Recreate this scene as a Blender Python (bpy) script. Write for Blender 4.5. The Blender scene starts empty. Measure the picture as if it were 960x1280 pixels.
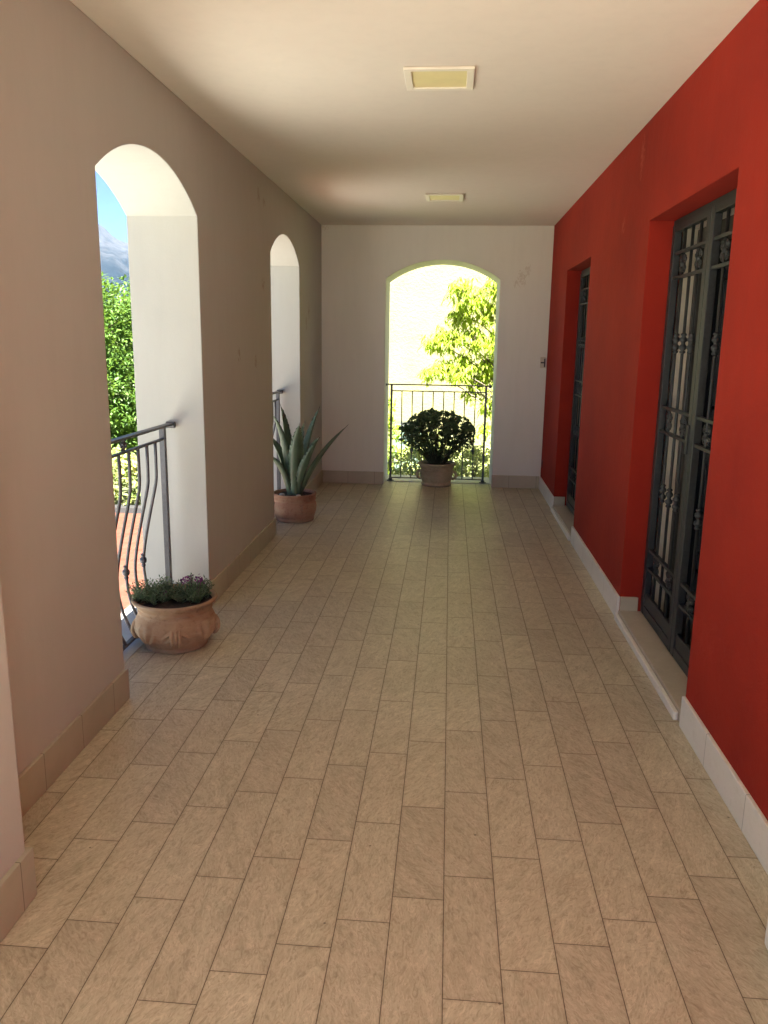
import bpy, math, random
from mathutils import Vector, Matrix, noise as mnoise
R = math.radians
random.seed(11)
S = bpy.context.scene
COL = S.collection
PI = math.pi

# ------------------------------------------------------------------ measures
XL, XR = -1.407, 1.038          # arcade wall / red wall (inner faces)
YB, YR = 8.876, -1.30           # end wall (inner face) / unseen open rear roof edge, set for fill light
H = 2.777                       # ceiling
WT = 0.40                       # arcade wall thickness
XLO = XL - WT
BT = 0.60                       # end wall thickness
GZ = -0.5                       # garden level
ZS, ZAP = 2.245, 2.441          # arch springing and apex
HAZE = 1.8e-5
SUN_TO = Vector((0.10, -0.55, 0.80)).normalized()

# ------------------------------------------------------------------ object helpers
def tag(o, label=None, cat=None, group=None, kind=None):
    if label: o['label'] = label
    if cat: o['category'] = cat
    if group: o['group'] = group
    if kind: o['kind'] = kind
    return o

def empty(name, loc=(0, 0, 0), rz=0):
    o = bpy.data.objects.new(name, None); COL.objects.link(o)
    o.empty_display_size = 0.1
    o.location = loc; o.rotation_euler = (0, 0, rz)
    return o

class MB:
    def __init__(s): s.v = []; s.f = []
    def add(s, vs, fs):
        n = len(s.v); s.v += [tuple(p) for p in vs]; s.f += [tuple(i + n for i in f) for f in fs]
    def quad(s, a, b, c, d): s.add([a, b, c, d], [(0, 1, 2, 3)])
    def box(s, x0, x1, y0, y1, z0, z1):
        s.add([(x0,y0,z0),(x1,y0,z0),(x1,y1,z0),(x0,y1,z0),(x0,y0,z1),(x1,y0,z1),(x1,y1,z1),(x0,y1,z1)],
              [(0,3,2,1),(4,5,6,7),(0,1,5,4),(1,2,6,5),(2,3,7,6),(3,0,4,7)])
    def tube(s, path, r, n=8, cap=True):
        P = [Vector(p) for p in path]; rs = r if isinstance(r, (list, tuple)) else [r] * len(P)
        base = len(s.v); up = None
        for i, p in enumerate(P):
            t = (P[min(i+1, len(P)-1)] - P[max(i-1, 0)]).normalized()
            if up is None:
                up = Vector((0,0,1)) if abs(t.z) < .9 else Vector((1,0,0))
            u = (up - t * up.dot(t)).normalized(); w = t.cross(u); up = u
            for k in range(n):
                a = 2*PI*k/n
                s.v.append(tuple(p + (u*math.cos(a) + w*math.sin(a)) * rs[i]))
        for i in range(len(P)-1):
            for k in range(n):
                a = base+i*n+k; b = base+i*n+(k+1) % n
                s.f.append((a, b, b+n, a+n))
        if cap:
            s.f.append(tuple(base+k for k in range(n))[::-1])
            s.f.append(tuple(base+(len(P)-1)*n+k for k in range(n)))
    def lathe(s, prof, c=(0,0,0), n=32, fn=None, sx=1, sy=1):
        base = len(s.v)
        for (r, z) in prof:
            for k in range(n):
                a = 2*PI*k/n
                rr = r + (fn(a, z, r) if fn else 0)
                s.v.append((c[0]+rr*math.cos(a)*sx, c[1]+rr*math.sin(a)*sy, c[2]+z))
        for i in range(len(prof)-1):
            for k in range(n):
                a = base+i*n+k; b = base+i*n+(k+1) % n
                s.f.append((a, b, b+n, a+n))
        if prof[0][0] > 1e-5: s.f.append(tuple(base+k for k in range(n))[::-1])
        if prof[-1][0] > 1e-5: s.f.append(tuple(base+(len(prof)-1)*n+k for k in range(n)))
    def build(s, name, mat, parent=None, smooth=False, bevel=0):
        me = bpy.data.meshes.new(name)
        me.from_pydata(s.v, [], s.f); me.update()
        if smooth: me.polygons.foreach_set('use_smooth', [True]*len(me.polygons))
        me.materials.append(mat)
        o = bpy.data.objects.new(name, me); COL.objects.link(o)
        if parent: o.parent = parent
        if bevel:
            m = o.modifiers.new('bevel', 'BEVEL'); m.width = bevel; m.segments = 2; m.limit_method = 'ANGLE'; m.angle_limit = R(40)
        if smooth == 'auto' or (smooth and bevel): pass
        return o

# ------------------------------------------------------------------ materials
class NT:
    def __init__(s, name):
        s.m = bpy.data.materials.new(name); s.m.use_nodes = True
        s.t = s.m.node_tree; s.t.nodes.clear()
        s.out = s.t.nodes.new('ShaderNodeOutputMaterial')
    def n(s, typ, ins=None, **kw):
        nd = s.t.nodes.new(typ)
        for k, v in kw.items(): setattr(nd, k, v)
        for k, v in (ins or {}).items(): s.set(nd, k, v)
        return nd
    def set(s, nd, k, v):
        sock = nd.inputs[k]
        if hasattr(v, 'node') and hasattr(v, 'is_output'): s.t.links.new(v, sock)
        elif hasattr(v, 'outputs'): s.t.links.new(v.outputs[0], sock)
        else:
            if isinstance(v, tuple) and len(v) == 3 and len(sock.default_value) == 4: v = (*v, 1)
            sock.default_value = v
    def math(s, op, a, b=None, c=None):
        nd = s.n('ShaderNodeMath', operation=op); s.set(nd, 0, a)
        if b is not None: s.set(nd, 1, b)
        if c is not None: s.set(nd, 2, c)
        return nd.outputs[0]
    def mix(s, f, a, b, blend='MIX'):
        nd = s.n('ShaderNodeMix', data_type='RGBA', blend_type=blend)
        s.set(nd, 0, f); s.set(nd, 6, a); s.set(nd, 7, b)
        return nd.outputs[2]
    def ramp(s, f, stops):
        nd = s.n('ShaderNodeValToRGB'); s.set(nd, 0, f); e = nd.color_ramp.elements
        while len(e) < len(stops): e.new(0.5)
        for el, (p, c) in zip(e, stops):
            el.position = p; el.color = (*c, 1) if isinstance(c, tuple) else (c, c, c, 1)
        return nd.outputs[0]
    def noise(s, vec, scale, detail=4, rough=.55, dist=0):
        nd = s.n('ShaderNodeTexNoise', {'Scale': scale, 'Detail': detail, 'Roughness': rough, 'Distortion': dist})
        if vec is not None: s.set(nd, 'Vector', vec)
        return nd.outputs[0]
    def pos(s): return s.n('ShaderNodeNewGeometry').outputs['Position']
    def obj(s): return s.n('ShaderNodeTexCoord').outputs['Object']
    def vmul(s, v, k):
        nd = s.n('ShaderNodeVectorMath', operation='MULTIPLY'); s.set(nd, 0, v); s.set(nd, 1, k); return nd.outputs[0]
    def vadd(s, v, k):
        nd = s.n('ShaderNodeVectorMath', operation='ADD'); s.set(nd, 0, v); s.set(nd, 1, k); return nd.outputs[0]
    def bump(s, h, strength=.3, dist=.005, bevel=0):
        nd = s.n('ShaderNodeBump', {'Strength': strength, 'Distance': dist}); s.set(nd, 'Height', h)
        if bevel: s.set(nd, 'Normal', s.n('ShaderNodeBevel', {'Radius': bevel}, samples=4).outputs[0])
        return nd.outputs[0]
    def principled(s, **kw):
        nd = s.n('ShaderNodeBsdfPrincipled')
        for k, v in kw.items(): s.set(nd, {'color':'Base Color','rough':'Roughness','normal':'Normal','metal':'Metallic','spec':'Specular IOR Level'}.get(k, k), v)
        return nd
    def done(s, sh):
        s.t.links.new(sh.outputs[0] if hasattr(sh, 'outputs') else sh, s.out.inputs[0]); return s.m

def plaster(name, c1, c2, scuffs=(), bump=.25, scale=1.0, flake=(.30, .22, .15), streak=.18):
    k = NT(name); p = k.pos()
    big = k.noise(p, .9*scale, 4, .6)
    col = k.mix(k.ramp(big, [(.3, 0.0), (.7, 1.0)]), c1, c2)
    # faint brush or roller streaks
    st = k.noise(k.vmul(p, (14, 14, 2.2)), 1.0, 5, .65)
    col = k.mix(k.math('MULTIPLY', k.ramp(st, [(.45, 0.0), (.75, 1.0)]), streak), col, tuple(x*.80 for x in c1))
    if scuffs:
        warp = k.noise(p, 22, 3, .6); fine = k.noise(k.vmul(p, (90, 90, 38)), 1, 3, .6)
        tot = None
        for (c, r) in scuffs:
            d = k.vadd(p, tuple(-x for x in c)); d = k.vmul(d, tuple(1.0/x for x in r))
            ln = k.n('ShaderNodeVectorMath', operation='LENGTH'); k.set(ln, 0, d)
            e = k.math('SUBTRACT', 1.35, k.math('ADD', ln.outputs['Value'], k.math('MULTIPLY', warp, .6)))
            e = k.math('MULTIPLY', k.math('GREATER_THAN', e, 0.0), k.math('GREATER_THAN', k.math('ADD', fine, k.math('MULTIPLY', e, .12)), .57))
            tot = e if tot is None else k.math('MAXIMUM', tot, e)
        col = k.mix(k.math('MULTIPLY', tot, .55), col, flake)
    g = k.noise(p, 160, 3, .6); g2 = k.noise(p, 18, 4, .6)
    h = k.math('ADD', k.math('MULTIPLY', g, .35), k.math('MULTIPLY', g2, .9))
    return k.done(k.principled(color=col, rough=.85, spec=.25, normal=k.bump(h, bump, .006, .010)))

def stone(name, c1, c2, rough=.5, joint=None, axis='y', vein=(.5, .42, .33), bump=.12, spec=.5):
    k = NT(name); p = k.pos()
    n1 = k.noise(p, 5, 6, .65, .4); n2 = k.noise(k.vmul(p, (1, 1, 2)), 30, 5, .65, .6)
    col = k.mix(k.ramp(n1, [(.32, 0.0), (.68, 1.0)]), c1, c2)
    col = k.mix(k.math('MULTIPLY', k.ramp(n2, [(.52, 0.0), (.7, 1.0)]), .35), col, vein)
    h = n2
    if joint:
        sx = k.n('ShaderNodeSeparateXYZ', {0: p}).outputs[{'x':0,'y':1}[axis]]
        fr = k.math('FRACT', k.math('DIVIDE', k.math('ADD', sx, 10.11), joint))
        jm = k.math('LESS_THAN', k.math('MULTIPLY', fr, joint), .0035)
        wn = k.n('ShaderNodeTexWhiteNoise', {'W': k.math('FLOOR', k.math('DIVIDE', k.math('ADD', sx, 10.11), joint))}, noise_dimensions='1D')
        col = k.mix(k.math('MULTIPLY', wn.outputs[0], .30), col, tuple(x*.74 for x in c1))
        col = k.mix(jm, col, tuple(x*.4 for x in c1))
        h = k.math('SUBTRACT', h, k.math('MULTIPLY', jm, 2.0))
    return k.done(k.principled(color=col, rough=rough, spec=spec, normal=k.bump(h, bump, .004)))

def simple(name, c, rough=.5, metal=0.0, var=.12, bump=0, scale=25, spec=.5):
    k = NT(name); p = k.obj()
    n = k.noise(p, scale, 4, .6)
    col = k.mix(k.ramp(n, [(.3, 0.0), (.75, 1.0)]), tuple(x*(1-var) for x in c), tuple(min(1, x*(1+var)) for x in c))
    kw = dict(color=col, rough=rough, metal=metal, spec=spec)
    if bump: kw['normal'] = k.bump(k.noise(p, scale*4, 4, .6), bump, .003)
    return k.done(k.principled(**kw))

def leafmat(name, c1, c2, trans=.35, rough=.45, tcol=None):
    k = NT(name)
    rnd = k.n('ShaderNodeNewGeometry').outputs['Random Per Island']
    col = k.mix(rnd, c1, c2)
    pr = k.principled(color=col, rough=rough, spec=.4)
    tr = k.n('ShaderNodeBsdfTranslucent'); k.set(tr, 0, k.mix(.55, col, tcol or tuple(min(1, x*1.9) for x in c2)))
    mx = k.n('ShaderNodeMixShader', {0: trans}); k.t.links.new(pr.outputs[0], mx.inputs[1]); k.t.links.new(tr.outputs[0], mx.inputs[2])
    return k.done(mx)

def floor_material():
    k = NT('stone_floor_tiles'); p = k.pos()
    sp = k.n('ShaderNodeSeparateXYZ', {0: p}); x, y = sp.outputs[0], sp.outputs[1]
    w, l = .150, .469
    u = k.math('DIVIDE', k.math('ADD', x, .120), w); ci = k.math('FLOOR', u); fu = k.math('SUBTRACT', u, ci)
    off = k.math('MULTIPLY', k.math('SUBTRACT', ci, 1.0), .109)
    v = k.math('DIVIDE', k.math('SUBTRACT', k.math('SUBTRACT', y, 1.6985), off), l); ri = k.math('FLOOR', v); fv = k.math('SUBTRACT', v, ri)
    du = k.math('MULTIPLY', k.math('MINIMUM', fu, k.math('SUBTRACT', 1.0, fu)), w)
    dv = k.math('MULTIPLY', k.math('MINIMUM', fv, k.math('SUBTRACT', 1.0, fv)), l)
    wob = k.math('MULTIPLY', k.math('SUBTRACT', k.noise(p, 60, 2), .5), .0010)
    dd = k.math('ADD', k.math('MINIMUM', du, dv), wob)
    grout = k.ramp(k.math('DIVIDE', dd, .01), [(.085, 1.0), (.165, 0.0)])
    edge = k.ramp(k.math('DIVIDE', dd, .02), [(.05, 1.0), (.5, 0.0)])
    cv = k.n('ShaderNodeCombineXYZ', {0: ci, 1: ri, 2: 3.7})
    wn = k.n('ShaderNodeTexWhiteNoise', {'Vector': cv}, noise_dimensions='3D')
    shift = k.vmul(wn.outputs['Color'], (37., 23., 11.))
    q = k.vadd(p, shift)
    # each tile carries its own slate pattern, veins leaning across the length at its own angle
    rot = k.n('ShaderNodeVectorRotate', {'Vector': q, 'Angle': k.math('MULTIPLY', k.math('SUBTRACT', wn.outputs[0], .5), 1.5)}, rotation_type='Z_AXIS')
    st = k.vmul(rot.outputs[0], (2.6, 1.0, 1.0))
    n1 = k.noise(st, 7, 6, .66, 1.2)
    n2 = k.noise(st, 26, 5, .7, 1.6)
    n3 = k.noise(q, 130, 3, .6)
    ridge = k.math('ABSOLUTE', k.math('SUBTRACT', k.noise(st, 9, 5, .6, 2.2), .5))
    vein = k.ramp(ridge, [(.0, 1.0), (.028, 0.0)])
    col = k.mix(k.ramp(n1, [(.28, 0.0), (.72, 1.0)]), (.365, .312, .222), (.505, .447, .335))
    col = k.mix(k.math('MULTIPLY', k.ramp(n2, [(.42, 0.0), (.72, 1.0)]), .68), col, (.66, .61, .465))
    col = k.mix(k.math('MULTIPLY', k.ramp(n2, [(.28, 1.0), (.45, 0.0)]), .55), col, (.20, .160, .104))
    col = k.mix(k.math('MULTIPLY', vein, k.math('MULTIPLY', k.ramp(n1, [(.42, 0.0), (.58, 1.0)]), .60)), col, (.74, .65, .52))
    hs = k.n('ShaderNodeHueSaturation', {'Hue': k.math('ADD', .501, k.math('MULTIPLY', wn.outputs[0], .008)), 'Saturation': 1.0,
             'Value': k.math('ADD', .925, k.math('MULTIPLY', wn.outputs[0], .15)), 'Color': col}); col = hs.outputs[0]
    # traffic dirt in broad patches
    dirt = k.noise(p, 1.3, 5, .65)
    col = k.mix(k.math('MULTIPLY', k.ramp(dirt, [(.42, 0.0), (.75, 1.0)]), .22), col, (.29, .22, .145))
    spot = k.math('LESS_THAN', k.n('ShaderNodeTexVoronoi', {'Vector': p, 'Scale': 6.5}, feature='F1').outputs[0], .030)
    col = k.mix(k.math('MULTIPLY', spot, .7), col, (.08, .06, .045))
    col = k.mix(k.math('MULTIPLY', edge, .18), col, (.2, .14, .09))
    col = k.mix(k.math('MULTIPLY', grout, .88), col, (.085, .062, .040))
    h = k.math('ADD', k.math('MULTIPLY', n2, .55), k.math('MULTIPLY', n3, .18))
    h = k.math('SUBTRACT', h, k.math('MULTIPLY', grout, .9))
    rg = k.math('ADD', .31, k.math('MULTIPLY', n2, .24))
    return k.done(k.principled(color=col, rough=k.math('MAXIMUM', rg, k.math('MULTIPLY', grout, .9)), spec=.5, normal=k.bump(h, .30, .0035)))

def paving_material():
    k = NT('terracotta_paving'); p = k.pos()
    br = k.n('ShaderNodeTexBrick', {'Vector': p, 'Scale': 1.0, 'Mortar Size': .004, 'Brick Width': .25, 'Row Height': .125, 'Color1': (.125, .040, .025, 1), 'Color2': (.105, .032, .020, 1), 'Mortar': (.10, .055, .04, 1)})
    n = k.noise(p, 9, 5, .6)
    col = k.mix(k.math('MULTIPLY', k.ramp(n, [(.4, 0.0), (.7, 1.0)]), .3), br.outputs[0], (.125, .06, .042))
    return k.done(k.principled(color=col, rough=.9, spec=.1, normal=k.bump(k.noise(p, 80, 3), .3, .004)))

def terracotta(name, c1, c2, lime=(.50, .40, .28)):
    k = NT(name); p = k.obj()
    n1 = k.noise(p, 7, 6, .7, .5); n2 = k.noise(p, 40, 4, .6)
    col = k.mix(k.ramp(n1, [(.3, 0.0), (.66, 1.0)]), c1, c2)
    sp = k.n('ShaderNodeSeparateXYZ', {0: p}).outputs[2]
    bands = k.noise(k.vmul(p, (3, 3, 18)), 1, 5, .7)
    col = k.mix(k.math('MULTIPLY', k.ramp(bands, [(.48, 0.0), (.66, 1.0)]), .55), col, lime)
    col = k.mix(k.math('MULTIPLY', k.ramp(n2, [(.3, 1.0), (.45, 0.0)]), .4), col, tuple(x*.5 for x in c1))
    return k.done(k.principled(color=col, rough=.8, spec=.25, normal=k.bump(k.math('ADD', n2, n1), .3, .006)))

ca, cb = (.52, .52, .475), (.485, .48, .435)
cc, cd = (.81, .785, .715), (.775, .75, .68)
M = {}
scL = [((XL, 6.002, 2.602), (.5, .05, .05)), ((XL, 6.177, 2.575), (.5, .05, .04)), ((XL, 5.36, 1.487), (.5, .04, .05)), ((XL, 6.11, 1.989), (.5, .06, .05)),
       ((XL, 5.83, 1.43), (.5, .04, .05)), ((XL, 8.07, 1.86), (.5, .05, .09)), ((XL, 7.93, 1.75), (.5, .05, .08))]
scB = [((.73, YB, 2.247), (.05, .5, .10)), ((.79, YB, 2.33), (.03, .5, .07)), ((.67, YB, 2.2), (.03, .5, .05)), ((-1.37, YB, 2.745), (.04, .5, .03))]
M['plaster'] = plaster('cream_plaster_shaded', ca, cb, scL)  # same plaster as the end wall, darkened to hold the arcade's shade
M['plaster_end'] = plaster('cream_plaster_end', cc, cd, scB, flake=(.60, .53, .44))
M['ceiling'] = plaster('ceiling_paint', (.80, .75, .645), (.755, .70, .595), bump=.12)
M['red'] = plaster('red_lime_paint', (.375, .024, .010), (.235, .0115, .006), [((XR, 4.9, 2.62), (.5, .05, .12)), ((XR, 5.3, 2.3), (.5, .05, .05))], bump=.5, flake=(.45, .09, .05), streak=.6)
M['outer'] = plaster('outer_render', (.66, .60, .50), (.60, .55, .45))
M['floor'] = floor_material()
M['base_stone'] = stone('beige_skirting', (.47, .45, .345), (.405, .385, .285), .5, .30, 'y')
M['base_stone_x'] = stone('beige_skirting_end', (.54, .475, .355), (.47, .41, .30), .5, .30, 'x')
M['pale_stone'] = stone('pale_skirting', (.84, .82, .76), (.79, .765, .70), .4, .42, 'y', vein=(.62, .58, .50))
M['threshold'] = stone('grey_beige_threshold', (.50, .44, .35), (.42, .365, .285), .42, vein=(.58,.52,.43))
M['marble'] = stone('white_marble_nosing', (.82, .80, .75), (.76, .73, .67), .3, vein=(.5, .48, .44))
M['sill'] = stone('grey_sill', (.56, .55, .52), (.50, .49, .46), .5)
M['iron'] = simple('anthracite_iron', (.036, .038, .039), .48, .35, .2, .25, 60)
M['rail_iron'] = simple('grey_rail_paint', (.105, .105, .112), .45, .3, .15, .2, 60)
M['dark_frame'] = simple('dark_joinery', (.045, .038, .030), .4, 0, .2)
M['white_frame'] = simple('cream_door_frame', (.72, .66, .55), .4, 0, .03)
M['light_white'] = simple('white_lamp_frame', (.82, .76, .66), .4, 0, .03)
M['diffuser'] = simple('yellowed_diffuser', (.80, .70, .36), .45, 0, .05, 0, 8)
M['switch'] = simple('ivory_plastic', (.62, .55, .42), .4, 0, .05)
M['black_plastic'] = simple('dark_plastic', (.03, .025, .02), .4, 0, .1)
M['socket_red'] = simple('red_plastic', (.16, .02, .016), .5, 0, .1)
M['soil'] = simple('potting_soil', (.045, .030, .020), .95, 0, .5, .9, 60)
M['terracotta'] = terracotta('terracotta', (.30, .178, .10), (.42, .29, .18))
M['terracotta_dark'] = terracotta('weathered_terracotta', (.33, .155, .095), (.42, .255, .165), (.42, .37, .25))
M['terracotta_grey'] = terracotta('greyed_terracotta', (.40, .325, .21), (.48, .40, .27), (.54, .47, .34))
M['paving'] = paving_material()
k = NT('walkway_concrete'); p = k.pos(); n = k.noise(p, 12, 5, .65)
M['walkway'] = k.done(k.principled(color=k.mix(n, (.56, .54, .50), (.64, .62, .575)), rough=.85, normal=k.bump(k.noise(p, 120, 3), .3, .004)))
k = NT('yard_concrete'); p = k.pos(); n = k.noise(p, 12, 5, .65)
M['yard'] = k.done(k.principled(color=k.mix(n, (.34, .33, .30), (.42, .405, .37)), rough=.85, normal=k.bump(k.noise(p, 120, 3), .3, .004)))
k = NT('garden_ground'); p = k.pos(); n = k.noise(p, 2.5, 6, .7); n2 = k.noise(p, 40, 4, .7)
c = k.mix(k.ramp(n, [(.35, 0.0), (.65, 1.0)]), (.075, .105, .030), (.16, .15, .06))
c = k.mix(k.math('MULTIPLY', n2, .6), c, (.05, .075, .018))
M['ground'] = k.done(k.principled(color=c, rough=.95, normal=k.bump(n2, .8, .03)))
M['kerb'] = stone('grey_kerb', (.040, .039, .037), (.030, .029, .028), .95, vein=(.05,.048,.045), spec=.1)
# mountain: bare limestone above, scrub below, ravines
k = NT('limestone_mountain'); p = k.pos(); z = k.n('ShaderNodeSeparateXYZ', {0: p}).outputs[2]
n = k.noise(p, .006, 8, .72, .8); n2 = k.noise(p, .016, 8, .78)
hz = k.math('ADD', k.math('DIVIDE', z, 640.), k.math('MULTIPLY', k.math('SUBTRACT', n, .5), 1.5))
c = k.mix(k.ramp(hz, [(.55, 0.0), (1.0, 1.0)]), (.002, .004, .005), (.044, .043, .043))
c = k.mix(k.math('MULTIPLY', k.ramp(n2, [(.45, 0.0), (.6, 1.0)]), .55), c, (.003, .0045, .005))
M['mountain'] = k.done(k.principled(color=c, rough=1.0, spec=.1))
k = NT('cream_stucco'); p = k.pos(); n = k.noise(p, 2, 6, .7); n2 = k.noise(p, 16, 5, .7, .5)
c = k.mix(k.ramp(n, [(.3, 0.0), (.7, 1.0)]), (.165, .152, .064), (.205, .190, .084))
c = k.mix(k.math('MULTIPLY', k.ramp(n2, [(.58, 0.0), (.68, 1.0)]), .45), c, (.10, .088, .036))
M['stucco'] = k.done(k.principled(color=c, rough=.9, normal=k.bump(n2, .8, .03)))
M['bin'] = simple('grey_green_bin', (.10, .15, .12), .6, 0, .15)
M['bin_lid'] = simple('dark_bin_lid', (.035, .04, .035), .5, 0, .15)
M['bark'] = simple('bark', (.13, .10, .07), .9, 0, .35, .8, 14)
M['leaf_laurel'] = leafmat('laurel_leaf', (.032, .076, .012), (.082, .150, .024), .28, .5, (.28, .45, .05))
M['leaf_light'] = leafmat('light_leaf', (.20, .285, .025), (.34, .42, .045), .50, .5, (.52, .66, .06))
M['leaf_hedge'] = leafmat('variegated_leaf', (.06, .12, .018), (.36, .36, .10), .22, .6, (.3, .36, .06))
M['leaf_shrub'] = leafmat('pale_shrub_leaf', (.20, .27, .06), (.62, .60, .30), .40, .5, (.6, .66, .2))
M['leaf_far'] = leafmat('far_leaf', (.03, .06, .014), (.07, .12, .025), .2, .5)
M['leaf_jade'] = leafmat('jade_leaf', (.085, .14, .062), (.20, .27, .125), .28, .4)
M['stem_jade'] = simple('jade_stem', (.06, .065, .03), .7, 0, .3)
M['leaf_rosemary'] = leafmat('needle_leaf', (.060, .105, .042), (.150, .205, .115), .25, .5)
M['petal'] = leafmat('purple_petal', (.12, .025, .10), (.22, .055, .18), .3, .6)
k = NT('agave_leaf'); p = k.obj()
n = k.noise(k.vmul(p, (1, 1, .3)), 30, 5, .7); n2 = k.noise(p, 5, 3)
c = k.mix(k.ramp(n2, [(.35, 0.0), (.65, 1.0)]), (.060, .110, .060), (.110, .170, .100))
c = k.mix(k.math('MULTIPLY', n, .3), c, (.18, .24, .17))
M['agave'] = k.done(k.principled(color=c, rough=.42, spec=.45, normal=k.bump(n, .15, .003)))
M['thorn'] = simple('agave_thorn', (.06, .035, .02), .5)
M['pebble'] = simple('pale_pebble', (.5, .46, .40), .6)
k = NT('window_pane'); M['pane'] = k.done(k.principled(color=(.012, .012, .013), rough=.04, spec=.6))

# ------------------------------------------------------------------ walls with openings
def arc_z(u, u0, u1, zs, zap):
    if zap - zs < 1e-6: return zs
    c = (u1-u0)/2; s = zap-zs; r = (c*c+s*s)/(2*s); m = (u0+u1)/2
    return zap - r + math.sqrt(max(0, r*r-(u-m)**2))

def arched_wall(P, u0, u1, H0, H1, ops, nseg=28):
    """P(u, d, z) -> point, d = 0 inner face, d = 1 outer face"""
    mb = MB(); segs = []
    def face(a0, a1, zb0, zb1):
        for d in (0, 1):
            q = [P(a0, d, zb0), P(a1, d, zb1), P(a1, d, H1), P(a0, d, H1)]
            mb.quad(*(q if d == 0 else q[::-1]))
    cur = u0
    for (a, b, zs, zap) in sorted(ops):
        face(cur, a, H0, H0); n = nseg if zap > zs else 1
        us = [a+(b-a)*i/n for i in range(n+1)]; zz = [arc_z(u, a, b, zs, zap) for u in us]
        for i in range(n):
            face(us[i], us[i+1], zz[i], zz[i+1])
            mb.quad(P(us[i], 0, zz[i]), P(us[i], 1, zz[i]), P(us[i+1], 1, zz[i+1]), P(us[i+1], 0, zz[i+1]))
        mb.quad(P(a, 0, H0), P(a, 1, H0), P(a, 1, zs), P(a, 0, zs))
        mb.quad(P(b, 1, H0), P(b, 0, H0), P(b, 0, zs), P(b, 1, zs))
        cur = b
    face(cur, u1, H0, H0)
    for u in (u0, u1): mb.quad(P(u, 0, H0), P(u, 1, H0), P(u, 1, H1), P(u, 0, H1))
    mb.quad(P(u0, 0, H1), P(u1, 0, H1), P(u1, 1, H1), P(u0, 1, H1))
    return mb

A1 = (3.243, 4.540); A2 = (6.368, 7.582); A0 = (-.80, .95)  # A0 is unseen, added behind the camera to let light in
aw = empty('arcade_wall', (XL, 5, 0))
tag(aw, 'long cream plaster wall on the left pierced by two round-headed arches', 'wall')
def off(o): # keep world placement under a parent that is not at the origin
    o.matrix_parent_inverse = Matrix.Translation(-Vector(o.parent.location)); return o
PL = lambda u, d, z: (XL - d*WT, u, z)
off(arched_wall(PL, YR, YB, 0.001, H, [(*A0, ZS, ZAP), (*A1, ZS, ZAP), (*A2, ZS, ZAP)]).build('wall_face', M['plaster'], aw))
BH = .145
for (y0, y1) in ((A0[1], 1.50), (1.966, A1[0]+.015), (A1[1]-.012, A2[0]+.012), (A2[1]-.012, YB-.001)):
    mb = MB(); mb.box(XL-.001, XL+.014, y0, y1, .0012, BH)
    off(mb.build('baseboard', M['base_stone'], aw, bevel=.003))
mb = MB(); mb.box(XL-.001, XL+.240, 1.45, 1.948, .001, H-.002); pil = off(mb.build('pilaster', M['plaster'], aw, bevel=.004))
mb = MB(); mb.box(XL-.004, XL+.255, 1.43, 1.964, .0012, BH+.012); pb = mb.build('baseboard', M['base_stone'], pil, bevel=.003)
for (y0, y1) in (A1, A2):
    mb = MB(); mb.box(XLO-.03, XL-.165, y0+.002, y1-.002, -.04, .005); off(mb.build('sill', M['sill'], aw, bevel=.003))

BX = (-.71, .5045)
ew = empty('end_wall', (0, YB, 0))
tag(ew, 'cream plaster end wall with one arched opening facing the camera', 'wall')
PE = lambda u, d, z: (u, YB + d*BT, z)
off(arched_wall(PE, XLO, 1.45, .001, H, [(*BX, 2.235, 2.432)]).build('wall_face', M['plaster_end'], ew))
for (x0, x1) in ((XL+.016, BX[0]+.003), (BX[1]-.003, XR-.015)):
    mb = MB(); mb.box(x0, x1, YB-.014, YB+.001, .0012, .140); off(mb.build('baseboard', M['base_stone_x'], ew, bevel=.003))
mb = MB(); mb.box(BX[0]+.002, BX[1]-.002, YB+.20, YB+BT+.03, -.04, .005); off(mb.build('sill', M['sill'], ew, bevel=.003))

# ------------------------------------------------------------------ red house
D1 = (3.245, 4.600); D2 = (6.43, 7.69); DT = 2.238
rh = empty('red_house', (XR, 5, 0))
tag(rh, 'deep red painted house wall on the right with two recessed grille doors', 'house')
off(arched_wall(lambda u, d, z: (XR + d*.41, u, z), YR+.001, YB-.001, .001, H, [(*D1, DT, DT), (*D2, 2.233, 2.233)]).build('wall_face', M['red'], rh))
NX0 = XR - .030
for (y0, y1) in ((1.97, D1[0]+.004), (D1[1]-.004, D2[0]+.004), (D2[1]-.004, YB-.016)):
    mb = MB(); mb.box(XR-.015, XR+.002, y0, y1, .0012, .140); off(mb.build('baseboard', M['pale_stone'], rh, bevel=.004))
for (y0, y1) in (D1, D2):
    mb = MB(); mb.box(XR-.004, XR+.38, y0+.003, y1-.003, .001, .056); off(mb.build('threshold', M['threshold'], rh, bevel=.003))
    mb = MB(); mb.box(XR-.026, XR-.005, y0+.055, y1+.005 if False else y1-.006, .001, .040); off(mb.build('nosing', M['marble'], rh, bevel=.005))
    mb = MB(); mb.box(XR+.004, XR+.105, y1-.012, y1+.003, .057, .140); off(mb.build('jamb_tile', M['base_stone_x'], rh, bevel=.002))
# stone clad pilaster of the passage the viewer stands in
mb = MB(); mb.box(XR-.105, XR+.001, 1.50, 1.953, .14, H-.002); pr = off(mb.build('pilaster', M['red'], rh, bevel=.004))
mb = MB(); mb.box(XR-.142, XR+.001, 1.48, 1.968, .001, .150); q = mb.build('baseboard', M['pale_stone'], pr, bevel=.018)
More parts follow.
